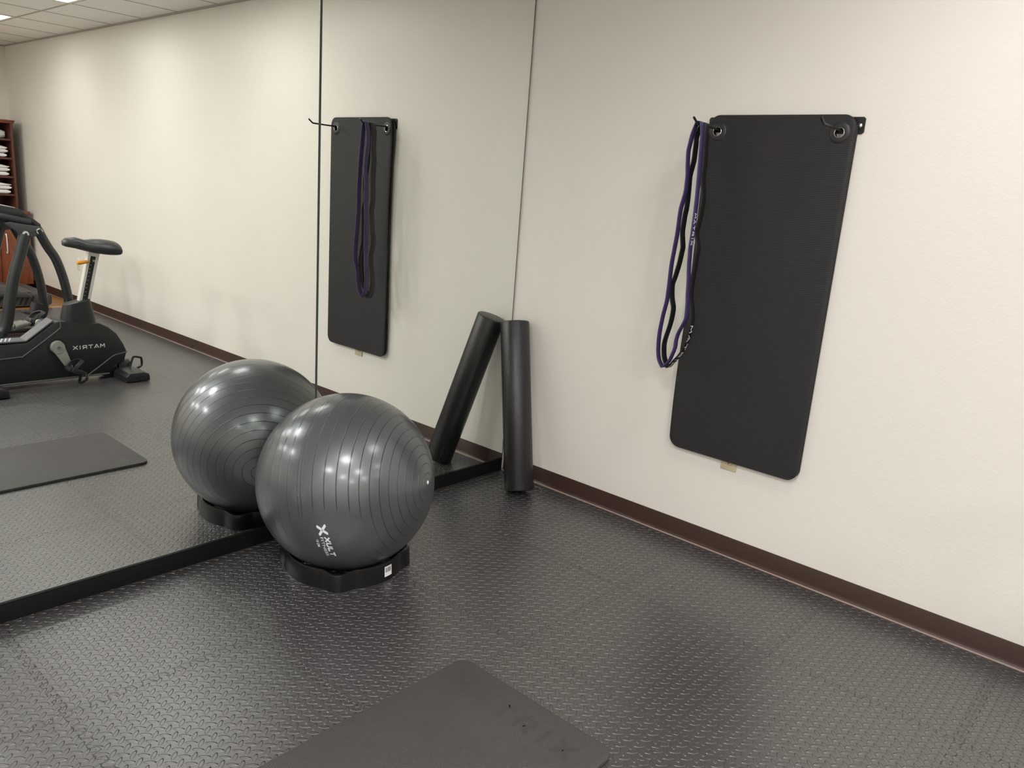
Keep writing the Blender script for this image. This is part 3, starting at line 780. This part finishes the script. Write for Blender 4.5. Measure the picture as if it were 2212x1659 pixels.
bm = new(); box(bm, (-2.06, YM-.13, 1.04), (-2.00, YM+.13, 1.24), .02, rot=Matrix.Rotation(-.4, 3, 'Y')); obj('console', bm, M['shroud'], bk)

# ------------------------------------------------------------------ elliptical trainer behind the bike
el = thing('elliptical_trainer', 'dark elliptical trainer with curved tubes and silver bolts, behind the bike', 'elliptical trainer', (-1.2, -4.5, 0))
TP = [(-.805, .862), (-.798, .847), (-.744, .731), (-.693, .640), (-.655, .520), (-.630, .400), (-.615, .280), (-.611, .144), (-.637, .066)]
for y in (-4.2, -4.8):
    so = 1 if y > -4.5 else -1
    bm = new(); prism(bm, [(-1.03, .905), (-.99, .915), (-.905, .900), (-.85, .893), (-.795, .882), (-.768, .862), (-.775, .832), (-.80, .815), (-.84, .808), (-.868, .800), (-.885, .788), (-.905, .788), (-.928, .806), (-.95, .845)], y-.022, y+.022, 'xz', .006); br = obj('arm_bracket', bm, M['bracket'], el)
    for x, z in ((-.894, .826), (-.799, .848)):
        bm = new(); cyl(bm, (x, y+.022*so, z), (x, y+.030*so, z), .023, .021, 24); b = obj('bolt', bm, M['alu'], br)
        bm = new(); cyl(bm, (x, y+.0295*so, z), (x, y+.031*so, z), .010, seg=6); obj('bolt_socket', bm, M['slot'], b)
    bm = new(); tube(bm, smooth_path([(-.893, y, .822), (-.94, y, .66), (-.992, y, .49), (-1.03, y, .31), (-1.062, y, .15), (-1.10, y, .085), (-1.17, y, .060)], 5), .042, 18); obj('pivot_post', bm, M['frame'], el)
    bm = new(); tube(bm, smooth_path([V((x, y, z)) for x, z in TP], 5), .034, 18); obj('curved_tube', bm, M['frame'], el)
bm = new(); prism(bm, [(-1.30, 1.075), (-1.05, 1.035), (-.915, 1.012), (-.885, .995), (-.770, .900), (-.762, .872), (-.768, .858), (-.815, .876), (-.835, .905), (-.90, .950), (-1.05, .968), (-1.30, .985)], -4.76, -4.235, 'xz', .008)
ho = obj('console_housing', bm, M['frame'], el)
bm = new(); prism(bm, [(-1.28, 1.078), (-1.05, 1.040), (-.93, 1.018), (-.905, 1.002), (-.91, .998), (-1.05, 1.030), (-1.28, 1.066)], -4.72, -4.27, 'xz'); obj('console_plate', bm, M['alu'], ho)
bm = new(); tube(bm, smooth_path([(-1.34, -4.225, 1.0), (-1.1, -4.22, .962), (-.97, -4.22, .935), (-.845, -4.23, .908)], 6), .030, 16); obj('grip_bar', bm, M['rubber'], el)
# linkage of silver joints near the floor
bm = new(); rcyl(bm, (-1.06, -4.33, .096), (-.985, -4.35, .098), .033, .004, 24); rcyl(bm, (-.982, -4.35, .098), (-.905, -4.38, .104), .036, .006, 24); rcyl(bm, (-.90, -4.38, .105), (-.845, -4.40, .112), .026, .012, 20)
obj('swivel_joint', bm, M['silver'], el)['label'] = 'silver swivel joint'
bm = new(); rcyl(bm, (-.85, -4.41, .10), (-.77, -4.45, .16), .034, .008, 20); box(bm, (-.88, -4.52, .165), (-.79, -4.42, .187), .008, rot=Matrix.Rotation(.35, 3, 'Y')); lathe(bm, [(.038, 0), (.044, 0), (.044, .085), (.038, .085), (.038, 0)], 28, Matrix.Translation((-.775, -4.50, .165)) @ Matrix.Rotation(.30, 4, 'Y'))
obj('pivot_clamp', bm, M['rubber'], el)
bm = new(); prism(bm, [(-.82, .045), (-.82, .10), (-.79, .125), (-.765, .10), (-.765, .045)], -4.39, -4.365, 'xz', .004); cyl(bm, (-.793, -4.366, .095), (-.793, -4.362, .095), .012, seg=14, mi=1); obj('link_plate', bm, [M['silver'], M['slot']], el)
bm = new(); box(bm, (-2.3, -4.56, .02), (-.66, -4.44, .055), .01); box(bm, (-.72, -4.86, .0), (-.60, -4.14, .045), .012); box(bm, (-2.36, -4.85, 0), (-2.24, -4.15, .06), .012)
for y in (-4.2, -4.8): box(bm, (-1.25, y-.045, 0), (-1.10, y+.045, .10), .012)
obj('floor_frame', bm, M['frame'], el)
bm = new(); cyl(bm, (-1.98, -4.42, .33), (-1.98, -4.58, .33), .30, seg=48); obj('flywheel_housing', bm, M['shroud'], el)
bm = new(); tube(bm, [V((-1.72, -4.5, .2)), V((-1.60, -4.5, .7)), V((-1.28, -4.5, 1.02))], .05, 18); obj('centre_mast', bm, M['frame'], el)

# ------------------------------------------------------------------ treadmill on the wood floor
ZW = -.006
tm = thing('treadmill', 'grey treadmill with striped side panel on the wood floor near the bookcase', 'treadmill', (-1.1, -6.15, ZW))
bm = new(); prism(bm, [(-2.1, .02), (-2.1, .15), (-.36, .118), (-.36, .012)], -6.50, -5.80, 'xz', .006); dk = obj('deck_base', bm, M['shroud'], tm)
bm = new(); prism(bm, [(-2.1, .166), (-.40, .130), (-.285, .112), (-.285, .104), (-.40, .112), (-2.1, .150)], -6.42, -5.88, 'xz'); obj('running_belt', bm, M['belt'], tm)
bm = new(); prism(bm, round_rect(-.40, .006, -.226, .121, .030, 6), -6.52, -5.79, 'xz', .008); obj('rear_cap', bm, M['tread_grey'], tm)
bm = new(); prism(bm, [(-.72, .008), (-.72, .125), (-.36, .118), (-.36, .008)], -5.80, -5.788, 'xz', .002); pn_ = obj('side_panel', bm, M['tread_grey'], tm)
bm = new()
for k in range(7):
    x = -.375-k*.045; prism(bm, [(x-.055, .022), (x-.030, .022), (x, .100), (x-.018, .100)], -5.789, -5.786, 'xz')
obj('panel_stripe', bm, M['slot'], pn_)['label'] = 'dark slanted stripe inlay'
for y0, y1 in ((-5.89, -5.74), (-6.56, -6.41)):
    bm = new(); prism(bm, [(-2.1, .165), (-2.1, .215), (-.60, .178), (-.455, .148), (-.412, .108), (-.418, .094), (-.50, .098), (-.62, .112)], y0, y1, 'xz', .010); obj('side_rail', bm, M['tread_grey'], tm)
for y in (-5.80, -6.50):
    bm = new(); tube(bm, [V((-1.98, y, .16)), V((-2.14, y, 1.10))], .035, 14); obj('upright', bm, M['frame'], tm)
bm = new(); box(bm, (-2.22, -6.52, 1.06), (-2.08, -5.78, 1.30), .03, rot=Matrix.Rotation(-.3, 3, 'Y')); obj('console', bm, M['shroud'], tm)
for x in (-.33, -2.0):
    for y in (-5.85, -6.45):
        bm = new(); cyl(bm, (x, y, ZW), (x, y, .03), .022, seg=16); obj('levelling_foot', bm, M['rubber'], tm)

# ------------------------------------------------------------------ bookcase with towels
bcs = thing('bookcase', 'tall mahogany bookcase with towel shelves above two cabinet doors', 'bookcase', (-.50, -7.1, ZW))
XR = -.098; XL = -.93; FY = -7.0; BK = -7.385
SH = [1.551, 1.362, 1.175, .993]
bm = new(); box(bm, (XR-.022, BK, .80), (XR, FY, 1.705), .001); obj('side_panel', bm, M['mahogany_dark'], bcs)
bm = new(); box(bm, (XL, BK, .80), (XL+.022, FY, 1.705), .001); obj('side_panel', bm, M['mahogany_dark'], bcs)
bm = new(); box(bm, (XL, BK, .80), (XR, BK+.01, 1.705), 0); obj('back_panel', bm, M['mahogany_dark'], bcs)
bm = new(); box(bm, (XL-.012, BK, 1.705), (XR+.012, FY+.012, 1.722), .004); box(bm, (XL-.006, BK, 1.722), (XR+.018, FY+.018, 1.738), .005); obj('crown', bm, M['mahogany'], bcs)
for z in SH:
    bm = new(); box(bm, (XL+.022, BK+.01, z-.020), (XR-.022, FY-.006, z), .001); obj('shelf', bm, M['mahogany_dark'], bcs)
CX = -.045; CF = -6.86
bm = new(); box(bm, (XL-.05, BK, .06), (CX, CF-.022, .80), .002); obj('cabinet_body', bm, M['mahogany'], bcs)
bm = new(); box(bm, (XL-.06, BK, .80), (CX+.010, CF+.006, .826), .003); obj('cabinet_top', bm, M['mahogany'], bcs)
bm = new(); box(bm, (XL-.04, BK, ZW), (CX-.02, CF-.07, .06), 0); obj('plinth', bm, M['slot'], bcs)
xm = -.335
for x0, x1, hx in ((xm+.002, CX-.003, xm+.055), (-.74, xm-.002, xm-.055)):
    bm = new(); box(bm, (x0, CF-.022, .064), (x1, CF, .796), .002); dr = obj('door', bm, M['mahogany'], bcs)
    bm = new(); tube(bm, smooth_path([(hx, CF, .405), (hx, CF+.028, .405), (hx, CF+.028, .58), (hx, CF, .58)], 5), .006, 10); obj('handle', bm, M['alu'], dr)
def towel(x1, x0, y, z, h, lab, folds, seed, roll=False):
    random.seed(seed); bm = new(); d = .17
    if roll:
        pts = []
        L = []
        for i in range(15):
            x = x0+(x1-x0)*i/14; e = min(1, .72+.28*math.sin(PI*min(.5, i/4, (14-i)/4)))
            L.append([V((x+.004*math.sin(5*k), y+math.cos(2*PI*k/28)*h*.62*e, z+h/2+math.sin(2*PI*k/28)*h/2*e+(0 if True else 0))) for k in range(28)])
        for row in L:
            zmin = min(p.z for p in row)
            for p in row: p.z += z+.0005-zmin if zmin < z else 0
        rings(bm, L)
    else:
        # rounded folded layers, each a soft lozenge with a turned-over front edge
        hh = h/folds
        for f in range(folds):
            L = []; NX = 18
            for i in range(NX+1):
                t = i/NX; x = x0+(x1-x0-.004*f)*t
                e = (1-abs(2*t-1)**26)**.5 if 0 < t < 1 else .5
                row = []
                for k in range(28):
                    a = 2*PI*k/28; c, s = math.cos(a), math.sin(a)
                    yy = y+math.copysign(abs(c)**.38, c)*d*(.96-.02*f); zz = math.copysign(abs(s)**.5, s)*(hh/2+(.003 if folds > 1 else 0))*e
                    zz += (.006*math.sin(5*t+seed+f)-.012*max(0, t-.7)/.3)*e if s > 0 and folds > 1 and f == folds-1 else 0
                    row.append(V((x, yy+.006*math.sin(7*t+f*2+seed), z+hh*f+hh/2+zz)))
                L.append(row)
            rings(bm, L)
    o = obj('towel', bm, M['towel'], origin=((x0+x1)/2, y, z), sharp=60)
    return tag(o, lab, 'towel', 'white towels in the bookcase')
yT = -7.16
towel(-.150, -.48, yT+.04, SH[0], .088, 'rolled white towel on the top bookcase shelf', 1, 1, True)
for zi, nm in ((1, 'second'), (2, 'third'), (3, 'fourth')):
    xr = (-.158, -.152, -.148)[zi-1]
    towel(xr-.014, -.54, yT, SH[zi]+.0005, .043, 'folded white towel at the bottom of the pile on the %s shelf' % nm, 1, 11+zi)
    towel(xr, -.53, yT, SH[zi]+.0475, .068, 'folded white towel on top of the pile on the %s shelf' % nm, 2, 21+zi)

# ------------------------------------------------------------------ camera
f_px = 1694.532; yaw = .8520531804711744; pitch = .2416156142326385; roll = .07551179638852627
fw = V((math.sin(yaw)*math.cos(pitch), math.cos(yaw)*math.cos(pitch), -math.sin(pitch)))
r = V((math.cos(yaw), -math.sin(yaw), 0)); u = r.cross(fw)
r2 = r*math.cos(roll)+u*math.sin(roll); u2 = u*math.cos(roll)-r*math.sin(roll)
cd = bpy.data.cameras.new('camera'); cd.sensor_fit = 'HORIZONTAL'; cd.sensor_width = 36; cd.lens = f_px/2212*36; cd.clip_start = .02
cam = bpy.data.objects.new('camera', cd); COL.objects.link(cam)
mw = Matrix((r2, u2, -fw)).transposed().to_4x4(); mw.translation = V((-2.91088, -2.56991, 1.41764)); cam.matrix_world = mw
sc.camera = cam
w = bpy.data.worlds.new('world'); sc.world = w; w.use_nodes = True; w.node_tree.nodes['Background'].inputs[0].default_value = (.02, .02, .02, 1)
sc.view_settings.view_transform = 'Standard'; sc.view_settings.look = 'None'; sc.view_settings.gamma = 1; sc.view_settings.use_curve_mapping = False
sc.view_settings.exposure = .16
sc.cycles.use_denoising = True
sc.cycles.max_bounces = 7; sc.cycles.diffuse_bounces = 4; sc.cycles.glossy_bounces = 4; sc.cycles.transmission_bounces = 0; sc.cycles.volume_bounces = 0
sc.cycles.use_adaptive_sampling = True; sc.cycles.adaptive_threshold = .06
sc.cycles.sample_clamp_indirect = 6
